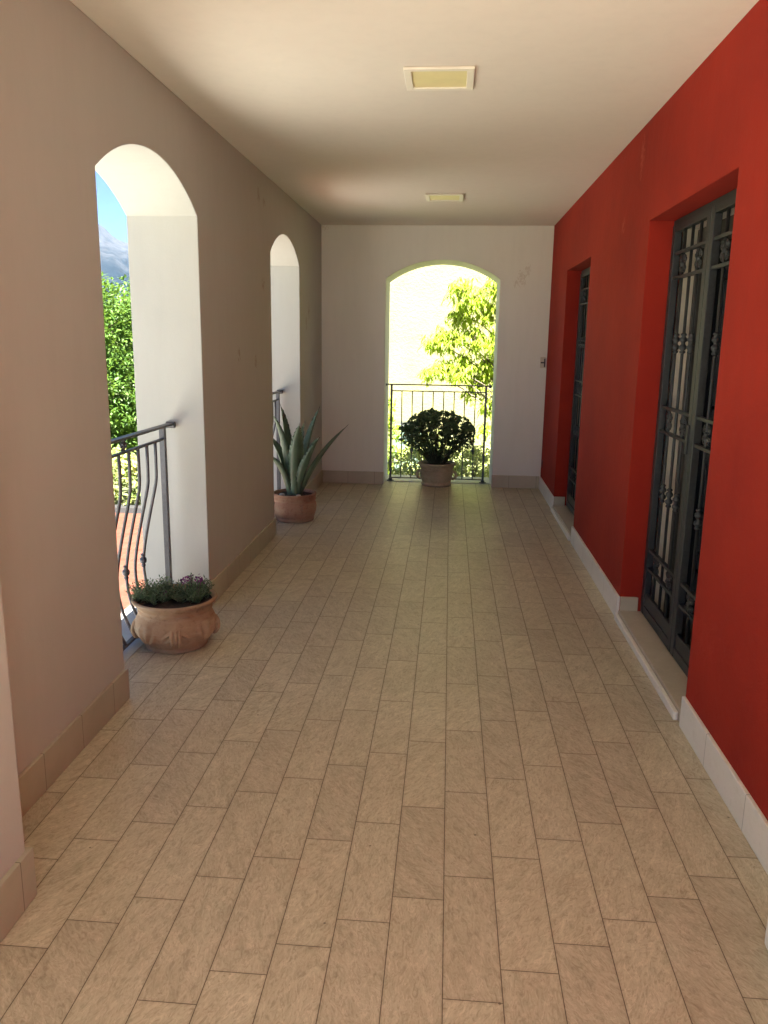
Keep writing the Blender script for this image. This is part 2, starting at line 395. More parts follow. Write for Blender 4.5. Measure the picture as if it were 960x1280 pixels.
# house body
mb = MB()
mb.box(1.455, 7.5, YR-.002, YR+.3, GZ, H+.25); mb.box(1.455, 7.5, YB, YB+BT, GZ, H+.25); mb.box(7.2, 7.5, YR+.301, YB-.001, GZ, H+.25)
off(mb.build('outer_walls', M['outer'], rh))
mb = MB(); mb.box(1.46, 7.19, YR+.31, YB-.01, .002, .02); off(mb.build('room_floor', M['threshold'], rh))
mb = MB(); mb.box(3.6, 3.7, YR+.31, YB-.01, .03, H); off(mb.build('partition', M['outer'], rh))
rf = MB(); rf.box(XLO-.12, 7.7, YR-.06, YB+BT+.12, H+.252, H+.40)
off(rf.build('roof', M['outer'], rh))

# ------------------------------------------------------------------ floor, ceiling and the ground outside
mb = MB(); mb.box(XLO, 1.455, YR-.10, YB+BT, GZ-.1, 0); tag(mb.build('floor', M['floor']), kind='structure')
mb = MB(); mb.box(XLO-.02, 1.452, YR-.02, YB+BT+.01, H+.001, H+.25); tag(mb.build('ceiling', M['ceiling']), kind='structure')
G = 9000
gm = MB()
def gh(x, y): return GZ
gm.quad((-G, -G, GZ-.03), (G, -G, GZ-.03), (G, G, GZ-.03), (-G, G, GZ-.03))
tag(gm.build('ground', M['ground']), kind='structure')
mb = MB(); mb.box(XLO-.67, XLO-.001, -9, 9.2, GZ-.2, GZ); tag(mb.build('walkway', M['yard']), kind='structure')
mb = MB(); mb.box(XLO-2.35, XLO-.672, 5.3, 9.2, GZ-.2, GZ-.004); tag(mb.build('terrace_paving', M['paving']), kind='structure')
mb = MB(); mb.box(XLO-7.2, XLO-.672, -9, 5.298, GZ-.2, GZ-.003); tag(mb.build('yard', M['yard']), kind='structure')
mb = MB(); mb.box(XLO-7.2, XLO-2.352, 5.300, 9.2, GZ-.2, GZ-.003); tag(mb.build('path', M['walkway']), kind='structure')  # side yard in paler concrete, added to bounce light through the far arch
mb = MB(); mb.box(XLO-7.2, XLO-.001, 9.201, 9.34, GZ-.2, GZ+.07); tag(mb.build('kerb', M['kerb'], bevel=.01), kind='structure')
mb = MB(); mb.box(XLO+.002, 8, YR-6.5, YR-.102, GZ-.2, -.004); tag(mb.build('bounce_terrace', M['walkway']), kind='structure')  # unseen terrace behind the camera, added to bounce sunlight inside
mb = MB(); mb.box(XLO+.4, 3.2, YB+BT+.002, YB+BT+1.2, GZ-.2, GZ); tag(mb.build('garden_path', M['walkway']), kind='structure')

# ------------------------------------------------------------------ ceiling lights
cl = empty('ceiling_light', (-.088, 4.02, H)); tag(cl, 'square recessed ceiling lamp with yellowed diffuser, the larger one nearer the camera', 'ceiling lamp', 'recessed ceiling lamps')
mb = MB(); w, f = .158, .034
for (x0, x1, y0, y1) in ((-w, w, -w, -w+f), (-w, w, w-f, w), (-w, -w+f, -w+f, w-f), (w-f, w, -w+f, w-f)): mb.box(x0, x1, y0, y1, -.012, -.0005)
mb.build('lamp_frame', M['light_white'], cl, bevel=.003)
mb = MB(); mb.box(-w+f, w-f, -w+f, w-f, -.005, -.0006); mb.build('diffuser', M['diffuser'], cl)
c2 = cl.copy(); COL.objects.link(c2); c2.location = (-.088, 7.155, H); c2['label'] = 'square recessed ceiling lamp further off, closest to the end wall'
for ch in list(cl.children):
    d = ch.copy(); COL.objects.link(d); d.parent = c2

# ------------------------------------------------------------------ wrought iron railings
def knob_mb(x, y, z):
    mb = MB()
    mb.lathe([(.007, -.040), (.013, -.034), (.013, -.026), (.009, -.021), (.019, -.012), (.021, 0), (.019, .012), (.009, .021), (.013, .026), (.013, .034), (.007, .040)], (x, y, z), 12)
    return mb
def make_railing(root, L, n, ext0, ext1, ornaments, flat=True, rb=.0092, post=.016):
    """local: y along the rail from post to post, x = outward is negative, z up"""
    mt = M['rail_iron']
    prof = [(0, 1.035), (0, .86), (-.003, .81), (-.030, .70), (-.066, .55), (-.090, .43), (-.101, .345), (-.096, .25), (-.075, .16), (-.042, .085), (-.018, .040)]
    P = []
    for i in range(len(prof)-1):
        for t in (0, .5): P.append(tuple(prof[i][j]+(prof[i+1][j]-prof[i][j])*t for j in (0, 1)))
    P.append(prof[-1])
    P = [P[0]] + [tuple((P[i-1][j]+2*P[i][j]+P[i+1][j])/4 for j in (0, 1)) for i in range(1, len(P)-1)] + [P[-1]]
    for py in (0, L):
        mb = MB(); mb.box(-post, post, py-post, py+post, .006, 1.095); o = mb.build('post', mt, root, bevel=.003)
        mb = MB(); mb.lathe([(.042, .005), (.042, .010), (.024, .013), (.020, .030), (.014, .034)], (0, py, 0), 20); mb.build('foot_plate', mt, o)
    mb = MB(); mb.box(-.022, .022, -ext0, L+ext1, 1.096, 1.110); hr = mb.build('handrail', mt, root, bevel=.004)
    for py in (-ext0+.012, L+ext1-.012):
        mb = MB(); mb.tube([(-.026, py, 1.098), (.026, py, 1.098)], .019, 14); mb.build('rail_end', mt, hr, bevel=.002)
    mb = MB(); mb.box(-.011, .011, post, L-post, 1.026, 1.038); mb.build('lower_rail', mt, root, bevel=.002)
    mb = MB(); mb.box(-.036, -.010, post, L-post, .030, .042); mb.build('bottom_rail', mt, root, bevel=.002)
    for i in range(n):
        y = L*(i+1)/(n+1)
        mb = MB(); mb.tube([(x, y, z) for x, z in P], rb, 8); b = mb.build('baluster', mt, root, smooth=True)
        if i % 2 == (n-1) % 2: knob_mb(-.101, y, .355).build('knob', mt, b, smooth=True)
    for oy in ornaments:
        mb = MB()
        for s in (-1, 1):
            pts = []
            for j in range(22):
                t = j/21; a = t*2.6*PI; r = .004+.020*t
                pts.append((0, oy+s*(.022-r*math.cos(a)), 1.067+s*(r*math.sin(a))*.95))
            mb.tube(pts, .0045, 6)
        mb.tube([(0, oy-.001, 1.040), (0, oy+.001, 1.095)], .009, 8)
        mb.build('scroll', mt, root, smooth=True)

RX = -1.600
r1 = empty('balcony_railing', (RX, 3.275, 0)); tag(r1, 'grey iron railing with bulging bars in the near left arch beside the low flower pot', 'railing', 'iron railings in the arches')
make_railing(r1, 1.11, 8, .022, .150, (.555, .0617*3))
r2 = empty('balcony_railing', (RX, 6.42, 0)); tag(r2, 'grey iron railing in the far left arch partly hidden behind the agave', 'railing', 'iron railings in the arches')
make_railing(r2, 1.045, 8, .045, .110, (.52,))
r3 = empty('balcony_railing', (.414, YB+.245, 0), R(90)); tag(r3, 'dark iron railing across the end arch behind the round bush', 'railing', 'iron railings in the arches')
make_railing(r3, 1.062, 8, .085, .058, (), rb=.0065, post=.0125)
# the end railing bulges away from the room
r3.rotation_euler = (0, 0, R(-90)); r3.location = (-.648, YB+.245, 0)
# ------------------------------------------------------------------ iron grille doors
def spiral(mb, cx, cz, r, sgn, start, x=0):
    pts = []
    for j in range(20):
        t = j/19; a = start + sgn*t*3.2*PI; rr = r*(1-.78*t)
        pts.append((x, cx+rr*math.cos(a), cz+rr*math.sin(a)))
    mb.tube(pts, .0042, 5)
def make_grille(root, W, Hh):
    """local: y from 0 (near jamb) to W, z from 0 to Hh, x = 0 at the front face, into the wall is +x"""
    mt = M['iron']
    mb = MB()
    mb.box(.012, .052, 0, .030, 0, Hh); mb.box(.012, .052, W-.030, W, 0, Hh); mb.box(.012, .052, .030, W-.030, Hh-.028, Hh)
    mb.build('outer_frame', mt, root, bevel=.003)
    bands = ((Hh-.300, Hh-.175), (Hh-1.105, Hh-.975), (.282, .390))
    mid = W/2
    for (y0, y1) in ((.033, mid-.003), (mid+.003, W-.033)):
        leaf = empty('leaf'); leaf.parent = root
        mb = MB(); st = .052
        mb.box(0, .036, y0, y0+st, .010, Hh-.031); mb.box(0, .036, y1-st, y1, .010, Hh-.031)
        mb.box(.0015, .0345, y0+st, y1-st, Hh-.066, Hh-.031); mb.box(.0015, .0345, y0+st, y1-st, .010, .060)
        mb.build('leaf_frame', mt, leaf, bevel=.003)
        mb = MB(); mb.box(.008, .028, y0+st, y1-st, .060, .135); mb.build('kick_panel', mt, leaf, bevel=.004)
        mb = MB()
        for b in bands:
            for z in b: mb.box(.006, .030, y0+st, y1-st, z-.008, z+.008)
        mb.build('cross_bars', mt, leaf, bevel=.002)
        bw = (y1-y0-2*st)/4
        for i in range(3):
            yb = y0+st+bw*(i+1)
            mb = MB(); mb.tube([(.018, yb, .135), (.018, yb, Hh-.066)], .0078, 8); bar = mb.build('bar', mt, leaf, smooth=True)
            for kz in (Hh-.635, .745):
                mb = MB()
                mb.lathe([(.008, -.052), (.015, -.046), (.015, -.040), (.009, -.036), (.019, -.024), (.020, -.014), (.010, -.004), (.010, .004), (.020, .014), (.019, .024), (.009, .036), (.015, .040), (.015, .046), (.008, .052)], (.018, yb, kz), 12)
                mb.build('knob', mt, bar, smooth=True)
            if i != 1:
                mb = MB()
                for (z0, z1) in bands:
                    zm = (z0+z1)/2; r = .023
                    for s in (-1, 1):
                        spiral(mb, yb+s*.031, zm+.027, r, -s, PI/2 - s*PI/2 + PI*(s < 0)*0, .018)
                        spiral(mb, yb+s*.031, zm-.027, r, s, PI/2 - s*PI/2, .018)
                    mb.lathe([(.006, -.016), (.014, -.008), (.014, .008), (.006, .016)], (.018, yb, zm), 10)
                mb.build('scrollwork', mt, leaf, smooth=True)
    mb = MB(); mb.box(-.010, -.0005, mid+.012, mid+.045, 1.02, 1.16); lk = mb.build('lock_plate', mt, root, bevel=.002)
def make_glazed(root, W, Hh):
    mt = M['dark_frame']
    mb = MB()
    mb.box(0, .13, 0, .04, 0, Hh); mb.box(0, .13, W-.04, W, 0, Hh); mb.box(0, .13, .04, W-.04, Hh-.045, Hh)
    mb.build('door_frame', M['white_frame'], root, bevel=.003)
    for (y0, y1) in ((.043, W/2-.002), (W/2+.002, W-.043)):
        mb = MB(); s = .085
        mb.box(.068, .125, y0, y0+s, .005, Hh-.049); mb.box(.068, .125, y1-s, y1, .005, Hh-.049)
        mb.box(.069, .124, y0+s, y1-s, Hh-.15, Hh-.049); mb.box(.069, .124, y0+s, y1-s, .005, .16)
        lf = mb.build('sash', mt, root, bevel=.003)
        mb = MB(); mb.box(.092, .100, y0+s-.005, y1-s+.005, .155, Hh-.145); mb.build('pane', M['pane'], lf)
ZT = .058
for (d, top, place) in ((D1, DT, ('black wrought iron double grille door in the near red recess', 'white framed glazed door behind the near iron grille')),
                        (D2, 2.233, ('black wrought iron double grille door in the far red recess', 'white framed glazed door behind the far iron grille'))):
    g = empty('grille_door', (XR+.115, d[0]+.002, ZT)); tag(g, place[0], 'grille door', 'iron grille doors in the red wall')
    make_grille(g, d[1]-d[0]-.004, top-ZT-.003)
    w = empty('glazed_door', (XR+.175, d[0]+.002, ZT)); tag(w, place[1], 'door', 'glazed doors behind the grilles')
    make_glazed(w, d[1]-d[0]-.004, top-ZT-.003)

# ------------------------------------------------------------------ switch and socket
sw = empty('wall_switch', (1.000, YB, 1.39)); tag(sw, 'small ivory outdoor switch box on the end wall next to the red wall', 'switch')
mb = MB(); mb.box(-.034, .022, -.026, -.0005, -.070, .045); mb.build('switch_box', M['switch'], sw, bevel=.006)
mb = MB(); mb.box(-.030, .018, -.032, -.0265, -.020, -.006); mb.build('hood', M['black_plastic'], sw, bevel=.003)
mb = MB(); mb.box(.004, .018, -.040, -.0325, -.060, .030); mb.build('toggle', M['black_plastic'], sw, bevel=.004)
so = empty('wall_socket', (XR, 8.72, .30)); tag(so, 'small dark red socket low on the red wall near the end corner', 'socket')
mb = MB(); mb.box(-.010, -.0005, -.030, .030, -.042, .042); mb.build('socket_plate', M['socket_red'], so, bevel=.003)
mb = MB(); mb.box(-.013, -.0105, -.017, .017, -.022, .022); mb.build('socket_face', M['black_plastic'], so, bevel=.001)

# ------------------------------------------------------------------ pots
def make_pot(name, loc, prof, mat, label, fn=None, soil_z=.2, soil_r=.18, n=96, group='terracotta pots'):
    root = empty(name, loc); tag(root, label, 'plant pot', group)
    mb = MB(); mb.lathe(prof, (0, 0, 0), n, fn); mb.build('pot_body', mat, root, smooth=True)
    mb = MB()
    rings = 9
    for i in range(rings+1):
        r = soil_r*i/rings
        for k_ in range(36):
            a = 2*PI*k_/36
            mb.v.append((r*math.cos(a), r*math.sin(a), soil_z + .012*mnoise.noise(Vector((r*math.cos(a)*22, r*math.sin(a)*22, loc[1]))) + .012*(1-(i/rings)**2)))
    for i in range(rings):
        for k_ in range(36):
            a = i*36+k_; b = i*36+(k_+1) % 36; mb.f.append((a, b, b+36, a+36))
    mb.build('potting_soil', M['soil'], root, smooth=True)
    return root

# 1 low bowl pot with straps and shell reliefs
P1 = (-1.405, 3.925, 0)
prof1 = [(.150, .0), (.162, .006), (.166, .022), (.168, .030), (.178, .040), (.196, .070), (.207, .100), (.210, .125), (.206, .150), (.196, .172), (.188, .188), (.186, .200), (.192, .204), (.192, .211), (.190, .214), (.194, .226), (.206, .240), (.216, .247), (.220, .254), (.219, .262), (.212, .266), (.202, .264), (.196, .256), (.192, .235), (.19, .2)]
pp = []
for i in range(len(prof1)-1):
    for t in (0, .2, .4, .6, .8): pp.append(tuple(prof1[i][j]*(1-t)+prof1[i+1][j]*t for j in (0, 1)))
pp.append(prof1[-1])
def relief(a, z, r):
    if not .03 < z < .19 or r < .165: return 0
    d = 0; a0 = R(-72)
    for q in range(8):
        c = a0 + PI/4*q; da = (a-c+PI) % (2*PI)-PI; s = da*.2
        if q % 2: # shells
            zz = z-.075; rho = math.hypot(s, zz); th = math.atan2(zz+.03, s)
            w = max(0, 1-(math.hypot(s/.062, (z-.105)/.062))**4)
            d += w*(.010+.008*math.cos(th*9))
        else: # swags beside the straps
            w = max(0, 1-(math.hypot(s/.075, (z-.10)/.055))**2)
            d += w*.009*math.cos((z+abs(s)*.8)*170)
    return d
pot1 = make_pot('terracotta_pot', P1, pp, M['terracotta'], 'low wide terracotta bowl with shell reliefs beside the near left arch', relief, .238, .193, 320)
for q in range(4):
    a = R(-72)+PI/2*q
    mb = MB()
    for s in (-1, 0, 1):
        pts = []
        for j in range(11):
            t = j/10; z = .050+.095*t; r = .192+.027*math.sin(PI*t)**.7
            aa = a + s*(.068+.03*t)
            pts.append((r*math.cos(aa), r*math.sin(aa), z))
        mb.tube(pts, [.006]+[.0115]*9+[.006], 8)
    mb.build('strap_handle', M['terracotta'], pot1, smooth=True)

# leaf builders ------------------------------------------------------------
def rv(): 
    while True:
        v = Vector((random.uniform(-1, 1), random.uniform(-1, 1), random.uniform(-1, 1)))
        if .05 < v.length < 1: return v.normalized()
def leaf(mb, p, d, L, W, up=None, fold=.25, droop=.15):
    """a folded leaf of six faces"""
    d = d.normalized(); up = up or rv(); s = d.cross(up)
    if s.length < 1e-3: s = d.cross(Vector((.3, .5, .8)))
    s.normalize(); n = s.cross(d)
    a = p; m1 = p+d*L*.38; m2 = p+d*L*.72 - n*L*droop*.4; t = p+d*L - n*L*droop
    e1, e2 = W*.5, W*.36
    mb.add([a, m1, m2, t, m1+s*e1+n*e1*fold, m2+s*e2+n*e2*fold, m1-s*e1+n*e1*fold, m2-s*e2+n*e2*fold],
           [(0, 1, 4), (1, 2, 5, 4), (2, 3, 5), (0, 6, 1), (1, 6, 7, 2), (2, 7, 3)])
def leaf2(mb, p, d, L, W, up=None):
    d = d.normalized(); up = up or rv(); s = d.cross(up)
    if s.length < 1e-3: s = d.cross(Vector((.3, .5, .8)))
    s.normalize(); n = s.cross(d)
    m = p+d*L*.5; t = p+d*L-n*L*.1
    mb.add([p, m+s*W*.5+n*W*.12, t, m-s*W*.5+n*W*.12], [(0, 1, 2, 3)])

# plants in pot 1
def needle_clump(center, rx, ry, h, n, label, flowers):
    root = empty('flowering_plant', center); tag(root, label, 'plant', 'flowering plants in the low bowl')
    mb = MB(); st = MB()
    for i in range(n):
        a = random.uniform(0, 2*PI); r = math.sqrt(random.random())
        b = Vector((math.cos(a)*r*rx*.55, math.sin(a)*r*ry*.55, -.01))
        dirv = Vector((math.cos(a)*r*1.0, math.sin(a)*r*1.0, 1.1+random.uniform(-.2, .3))).normalized()
        L = h*random.uniform(.55, 1.05)*(1-.3*r)
        tip = b+dirv*L + Vector((0, 0, -.1*L*r))
        st.tube([b, (b+tip)/2+Vector((0, 0, .004)), tip], [.0016, .0013, .0009], 4, cap=False)
        for j in range(15):
            t = .25+.75*j/14; q = b.lerp(tip, t); aa = j*2.4
            side = Vector((math.cos(aa), math.sin(aa), .75)).normalized()
            leaf2(mb, q, side, random.uniform(.026, .046)*(1-.35*t), .0070)
    mb.build('needle_leaves', M['leaf_rosemary'], root); st.build('stems', M['stem_jade'], root)
    for (fx, fy, fz) in flowers:
        f = MB(); f.tube([(fx*.6, fy*.6, .02), (fx, fy, fz)], .0014, 4)
        for j in range(17):
            leaf2(f, Vector((fx, fy, fz))+rv()*.010+Vector((0, 0, random.uniform(-.012, .012))), rv()+Vector((0, 0, .4)), .015, .010)
        f.build('flower', M['petal'], root)
needle_clump((-1.505, 3.900, .245), .120, .14, .150, 85, 'bushy grey-green needle-leaved plant at the left of the low bowl', [(.075, -.030, .052)])
needle_clump((-1.315, 3.930, .245), .120, .14, .140, 85, 'bushy green plant with purple flowers at the right of the low bowl', [(-.020, -.015, .115), (-.005, .01, .108), (.040, -.005, .117), (.052, .004, .105), (-.055, .03, .088)])

# 2 agave pot
P2 = (-1.352, 6.965, 0)
prof2 = [(.160, .0), (.170, .005), (.172, .028), (.168, .034), (.178, .045), (.192, .090), (.196, .125), (.192, .155), (.184, .178), (.183, .186), (.189, .192), (.190, .226), (.194, .232), (.196, .242), (.192, .250), (.180, .248), (.174, .235), (.172, .21)]
pot2 = make_pot('terracotta_pot', P2, prof2, M['terracotta_dark'], 'reddish terracotta pot with lime stains holding the agave', None, .222, .175, 64)
for a in (R(-60), R(60), R(180), R(-150)):
    mb = MB(); pts = []
    for j in range(11):
        t = j/10; r = .186+.024*math.sin(PI*t)
        pts.append((r*math.cos(a), r*math.sin(a), .085+.085*t))
    mb.tube(pts, [.006]+[.011]*9+[.006], 8); mb.build('lug_handle', M['terracotta_dark'], pot2, smooth=True)
for (px, py, pr_) in ((.06, -.128, .022), (-.09, -.115, .026)):
    mb = MB(); mb.lathe([(0.001, -.75*pr_), (.8*pr_, -.5*pr_), (pr_, 0), (.8*pr_, .5*pr_), (.001, .75*pr_)], (px, py, .242), 12); mb.build('pebble', M['pebble'], pot2, smooth=True)

ag = empty('agave', (P2[0], P2[1], .225)); tag(ag, 'spiky blue-green agave with toothed upright leaves by the far left arch', 'agave')
def agave_leaf(tip, w, az0, sag=.0, twist=0, r0=.045):
    tip = Vector(tip); base = Vector((math.cos(az0)*r0, math.sin(az0)*r0, 0.0))
    horiz = Vector((tip.x, tip.y, 0)); 
    ctrl = Vector((tip.x*.38+base.x*.4, tip.y*.38+base.y*.4, tip.z*.55 + sag))
    mb = MB(); th = MB(); N = 44; rows = []
    prevs = None
    for i in range(N+1):
        t = i/N
        p = base*(1-t)**2 + ctrl*2*t*(1-t) + tip*t*t
        d = ((ctrl-base)*(1-t) + (tip-ctrl)*t).normalized()
        out = Vector((math.cos(az0), math.sin(az0), 0))
        s = d.cross(out)
        if s.length < .05: s = Vector((-math.sin(az0), math.cos(az0), 0))
        s.normalize(); 
        if prevs and s.dot(prevs) < 0: s = -s
        prevs = s
        nrm = s.cross(d)
        if nrm.dot(out) > 0: nrm = -nrm      # inner (upper) side
        wid = w*(.60+.40*math.sin(PI/2*min(1, t/.42))) * (1-max(0, (t-.42)/.58)**1.9)
        wid = max(wid, .0025)
        thick = .020*(1-t)+.002
        cup = .30
        row = []
        th_ = .0055*(i % 3 == 1)*(2 < i < N-2)
        for u in (-1, -.6, -.2, .2, .6, 1): row.append(p + s*(wid*.5*u + (th_*u if abs(u) == 1 else 0)) + nrm*wid*cup*(u*u) + d*(.005 if abs(u) == 1 and th_ else 0))
        for u in (.6, .2, -.2, -.6): row.append(p + s*wid*.5*u + nrm*wid*cup*(u*u) - nrm*thick*(1-abs(u)**2*.8))
        rows.append(row)
    n = len(rows[0])
    for r_ in rows: mb.v += [tuple(v) for v in r_]
    for i in range(N):
        for k_ in range(n):
            a = i*n+k_; b = i*n+(k_+1) % n; mb.f.append((a, b, b+n, a+n))
    mb.f.append(tuple(range(n))); mb.f.append(tuple(N*n+k_ for k_ in range(n))[::-1])
    o = mb.build('leaf', M['agave'], ag, smooth=True)
    th.tube([tip-(tip-ctrl).normalized()*.004, tip+(tip-ctrl).normalized()*.022], [.003, .0006], 5); th.build('spine', M['thorn'], o)
bx, by, bz = ag.location
for (tx, tz, ty, w, sag) in ((-.885, .850, 6.99, .115, .0), (-1.097, .765, 6.78, .105, .02), (-1.145, .995, 7.08, .112, .02), (-1.262, .880, 6.74, .135, .04), (-1.305, .850, 7.20, .08, .02),
                            (-1.480, 1.015, 7.02, .098, .10), (-1.512, .945, 6.85, .105, .12), (-1.60, .60, 6.84, .105, .13), (-1.62, .74, 7.08, .10, .12), (-1.20, .70, 7.33, .09, .04)):
    az = math.atan2(ty-by, tx-bx)
    agave_leaf((tx-bx, ty-by, tz-bz), w, az, sag, 0, .042)
mb = MB(); mb.lathe([(.05, -.02), (.062, .0), (.055, .05), (.028, .16), (.006, .34), (.001, .42)], (0, 0, 0), 12); mb.build('heart', M['agave'], ag, smooth=True)

# 3 ringed pot with jade-like bush
P3 = (-.112, 8.925, 0)
prof3 = [(.140, .0), (.166, .004), (.170, .020), (.166, .034), (.158, .040), (.168, .060), (.176, .095), (.180, .130), (.179, .150), (.184, .158), (.180, .166), (.180, .190), (.188, .196), (.184, .204), (.188, .214), (.208, .234), (.216, .245), (.214, .256), (.194, .260), (.184, .252), (.180, .23), (.178, .21)]
pot3 = make_pot('terracotta_pot', P3, prof3, M['terracotta_grey'], 'greyish ringed pot with side handles in the end arch', lambda a, z, r: .0022*math.sin(z*300) if .05 < z < .2 else 0, .232, .18, 64)
for s in (-1, 1):
    mb = MB(); pts = []
    for j in range(15):
        t = j/14; a = -.5*PI+PI*1.08*t
        pts.append((s*(.172+.046*math.cos(a)), -.01, .118+.042*math.sin(a)))
    mb.tube(pts, [.013]+[.017]*13+[.012], 8); mb.build('scroll_handle', M['terracotta_grey'], pot3, smooth=True)
jb = empty('succulent_bush', (P3[0], P3[1], .23)); tag(jb, 'dense dark green succulent bush with a wide rounded crown in the end arch', 'plant')
st = MB(); lf = MB()
random.seed(5)
def rosette(c, d, r, n=26):
    d = d.normalized()
    u = d.cross(Vector((.2, .3, .9))).normalized(); v = d.cross(u)
    for i in range(n):
        a = i*2.39996; tt = i/n; tilt = .15+1.25*tt
        dirv = d*math.cos(tilt) + (u*math.cos(a)+v*math.sin(a))*math.sin(tilt)
        leaf(lf, c+dirv*.006, dirv, r*(.55+.5*tt), r*.62, d, .25, -.1)
tips = []
# crown silhouette: a wide umbrella on a cone of stems
while len(tips) < 950:
    x = random.uniform(-.42, .40); y = random.uniform(-.23, .17)
    inner = math.hypot(x/.41, y/.24)
    lump = mnoise.noise(Vector((x*6, y*6, 2.2)))
    if inner > 1.0 + .10*lump: continue
    ztop = .60 - .20*(x/.41)**2 - .14*(y/.24)**2 + .05*lump
    zbot = .03 + .30*inner**1.3 - (.09 if inner > .8 else 0)
    z = random.uniform(zbot, ztop) if random.random() < .75 else ztop - abs(random.gauss(0, .03))
    if z < zbot: continue
    if mnoise.noise(Vector((x*11, y*11, z*11+4))) < -.44: continue
    tips.append(Vector((x, y, z)))
for t in ((-.20, -.05, .15), (-.23, .0, .175), (-.17, -.08, .13), (.22, -.04, .12), (.20, .02, .16), (.24, 0, .15), (.185, -.06, .08)): tips.append(Vector(t))
for t in tips:
    b = Vector((t.x*.16+random.uniform(-.02, .02), t.y*.3, 0)); m = Vector((t.x*.62, t.y*.6, t.z*.55))
    c = t + Vector((0, 0, -.012))
    if random.random() < .06: st.tube([b, b.lerp(m, .5)+Vector((0, 0, .012)), m, c], [.009, .007, .005, .003], 5, cap=False)
    else: st.tube([m.lerp(c, .7), c], [.003, .002], 5, cap=False)
    rosette(t, Vector((t.x*1.2+random.uniform(-.3, .3), t.y*1.2-.15+random.uniform(-.3, .3), .5+random.uniform(-.3, .2))), random.uniform(.022, .036), 14)
st.build('branches', M['stem_jade'], jb); lf.build('foliage', M['leaf_jade'], jb)

# ------------------------------------------------------------------ trees, hedge and shrubs
def crown_blob(mb, c, rx, ry, rz, nclump, nleaf, L, W, cr, droop=.0, big=leaf2, shell=.55):
    for i in range(nclump):
        d = rv(); rad = shell + (1-shell)*random.random()**.5
        k1 = 1 + .22*mnoise.noise(Vector((d.x*2.1+c[0], d.y*2.1, d.z*2.1)))
        p = Vector((c[0]+d.x*rx*rad*k1, c[1]+d.y*ry*rad*k1, c[2]+d.z*rz*rad*k1))
        for j in range(nleaf):
            q = p + rv()*cr*random.random()**.6
            dv = rv()*.9 + d*.6 + Vector((0, 0, -droop))
            big(mb, q, dv, L*random.uniform(.7, 1.2), W*random.uniform(.75, 1.2), Vector((random.uniform(-.5, .5), random.uniform(-.5, .5), 1)))
def limbs(mb, base, top, r0, nb, spread, seed):
    rnd = random.Random(seed)
    base = Vector(base); top = Vector(top)
    mid = base.lerp(top, .5)+Vector((rnd.uniform(-.1, .1), rnd.uniform(-.1, .1), 0))
    mb.tube([base-Vector((0, 0, .1)), base.lerp(mid, .4), mid, top], [r0*1.25, r0, r0*.7, r0*.3], 9)
    for i in range(nb):
        t = rnd.uniform(.35, .95); s = base.lerp(top, t); a = rnd.uniform(0, 2*PI)
        e = s + Vector((math.cos(a)*spread, math.sin(a)*spread, spread*rnd.uniform(.3, .9)))*rnd.uniform(.5, 1)
        mb.tube([s, s.lerp(e, .5)+Vector((0, 0, .05*spread)), e], [r0*.4, r0*.25, r0*.1], 6)
def tree(name, base, c, rx, ry, rz, mat, label, nclump, nleaf, L, W, cr, seed, group=None, r0=.12, droop=0, cat='tree', big=leaf2, extra=()):
    random.seed(seed)
    root = empty(name, base); tag(root, label, cat, group)
    tr = MB(); limbs(tr, (0, 0, 0), Vector(c)-Vector(base)+Vector((0, 0, rz*.5)), r0, 9, max(rx, ry)*.75, seed); tr.build('trunk', M['bark'], root, smooth=True)
    mb = MB(); lc = tuple(Vector(c)-Vector(base))
    crown_blob(mb, lc, rx, ry, rz, nclump, nleaf, L, W, cr, droop, big)
    for (dx, dy, dz, r_, n_) in extra: crown_blob(mb, (lc[0]+dx, lc[1]+dy, lc[2]+dz), r_, r_, r_, n_, nleaf, L, W, cr, droop, big)
    mb.build('crown', mat, root)
    return root
# laurel seen through the near left arch
tree('laurel_tree', (-6.75, 14.6, GZ), (-6.75, 14.6, .97), 1.75, 1.6, 1.66, M['leaf_laurel'], 'dense bright green broad-leaved tree beyond the near left arch', 620, 38, .098, .046, .23, 3, r0=.10, big=leaf,
     extra=((.75, -.7, -.55, .8, 120), (-.2, -.6, 1.05, .65, 90), (.8, -.4, -1.15, .6, 70)))
# other garden trees left of the house, seen only from a step aside
for i, (x, y, s, lab) in enumerate(((-10.5, 17.5, 2.3, 'wide dark tree left of the laurel in the garden'), (-13.5, 12.5, 2.0, 'dark garden tree at the far left past the red paving'), (-9.0, 24.0, 2.0, 'dark tree standing furthest back in the left garden'))):
    tree('garden_tree', (x, y, GZ), (x, y, GZ+1.4*s*.72), s*.8, s*.8, s*.55, M['leaf_far'], lab, 260, 16, .22, .12, .34, 20+i, 'dark trees in the left garden', r0=.14)
# variegated hedge behind the kerb
random.seed(8)
hd = empty('hedge', (-5.2, 9.9, GZ)); tag(hd, 'low yellow-green variegated hedge behind the red paving', 'hedge')
mb = MB(); sm = MB()
for i in range(3000):
    x = random.uniform(-3.2, 3.0); y = random.uniform(-.5, .45); top = .58+.10*mnoise.noise(Vector((x*2.3, y*2.3, 1)))
    z = random.uniform(.08, top) if random.random() < .5 else top-abs(random.gauss(0, .05))
    if random.random() < .35: y = -.5+random.uniform(-.05, .08)
    for j in range(4):
        leaf2(mb, Vector((x, y, z))+rv()*.04, rv()+Vector((0, -.3, .5)), .075, .042, Vector((0, -.3, 1)))
for i in range(26):
    x = -3.1+i*.24; sm.tube([(x, 0, -.03), (x+.05, .02, .4)], [.012, .006], 5)
mb.build('foliage', M['leaf_hedge'], hd); sm.build('stems', M['bark'], hd)

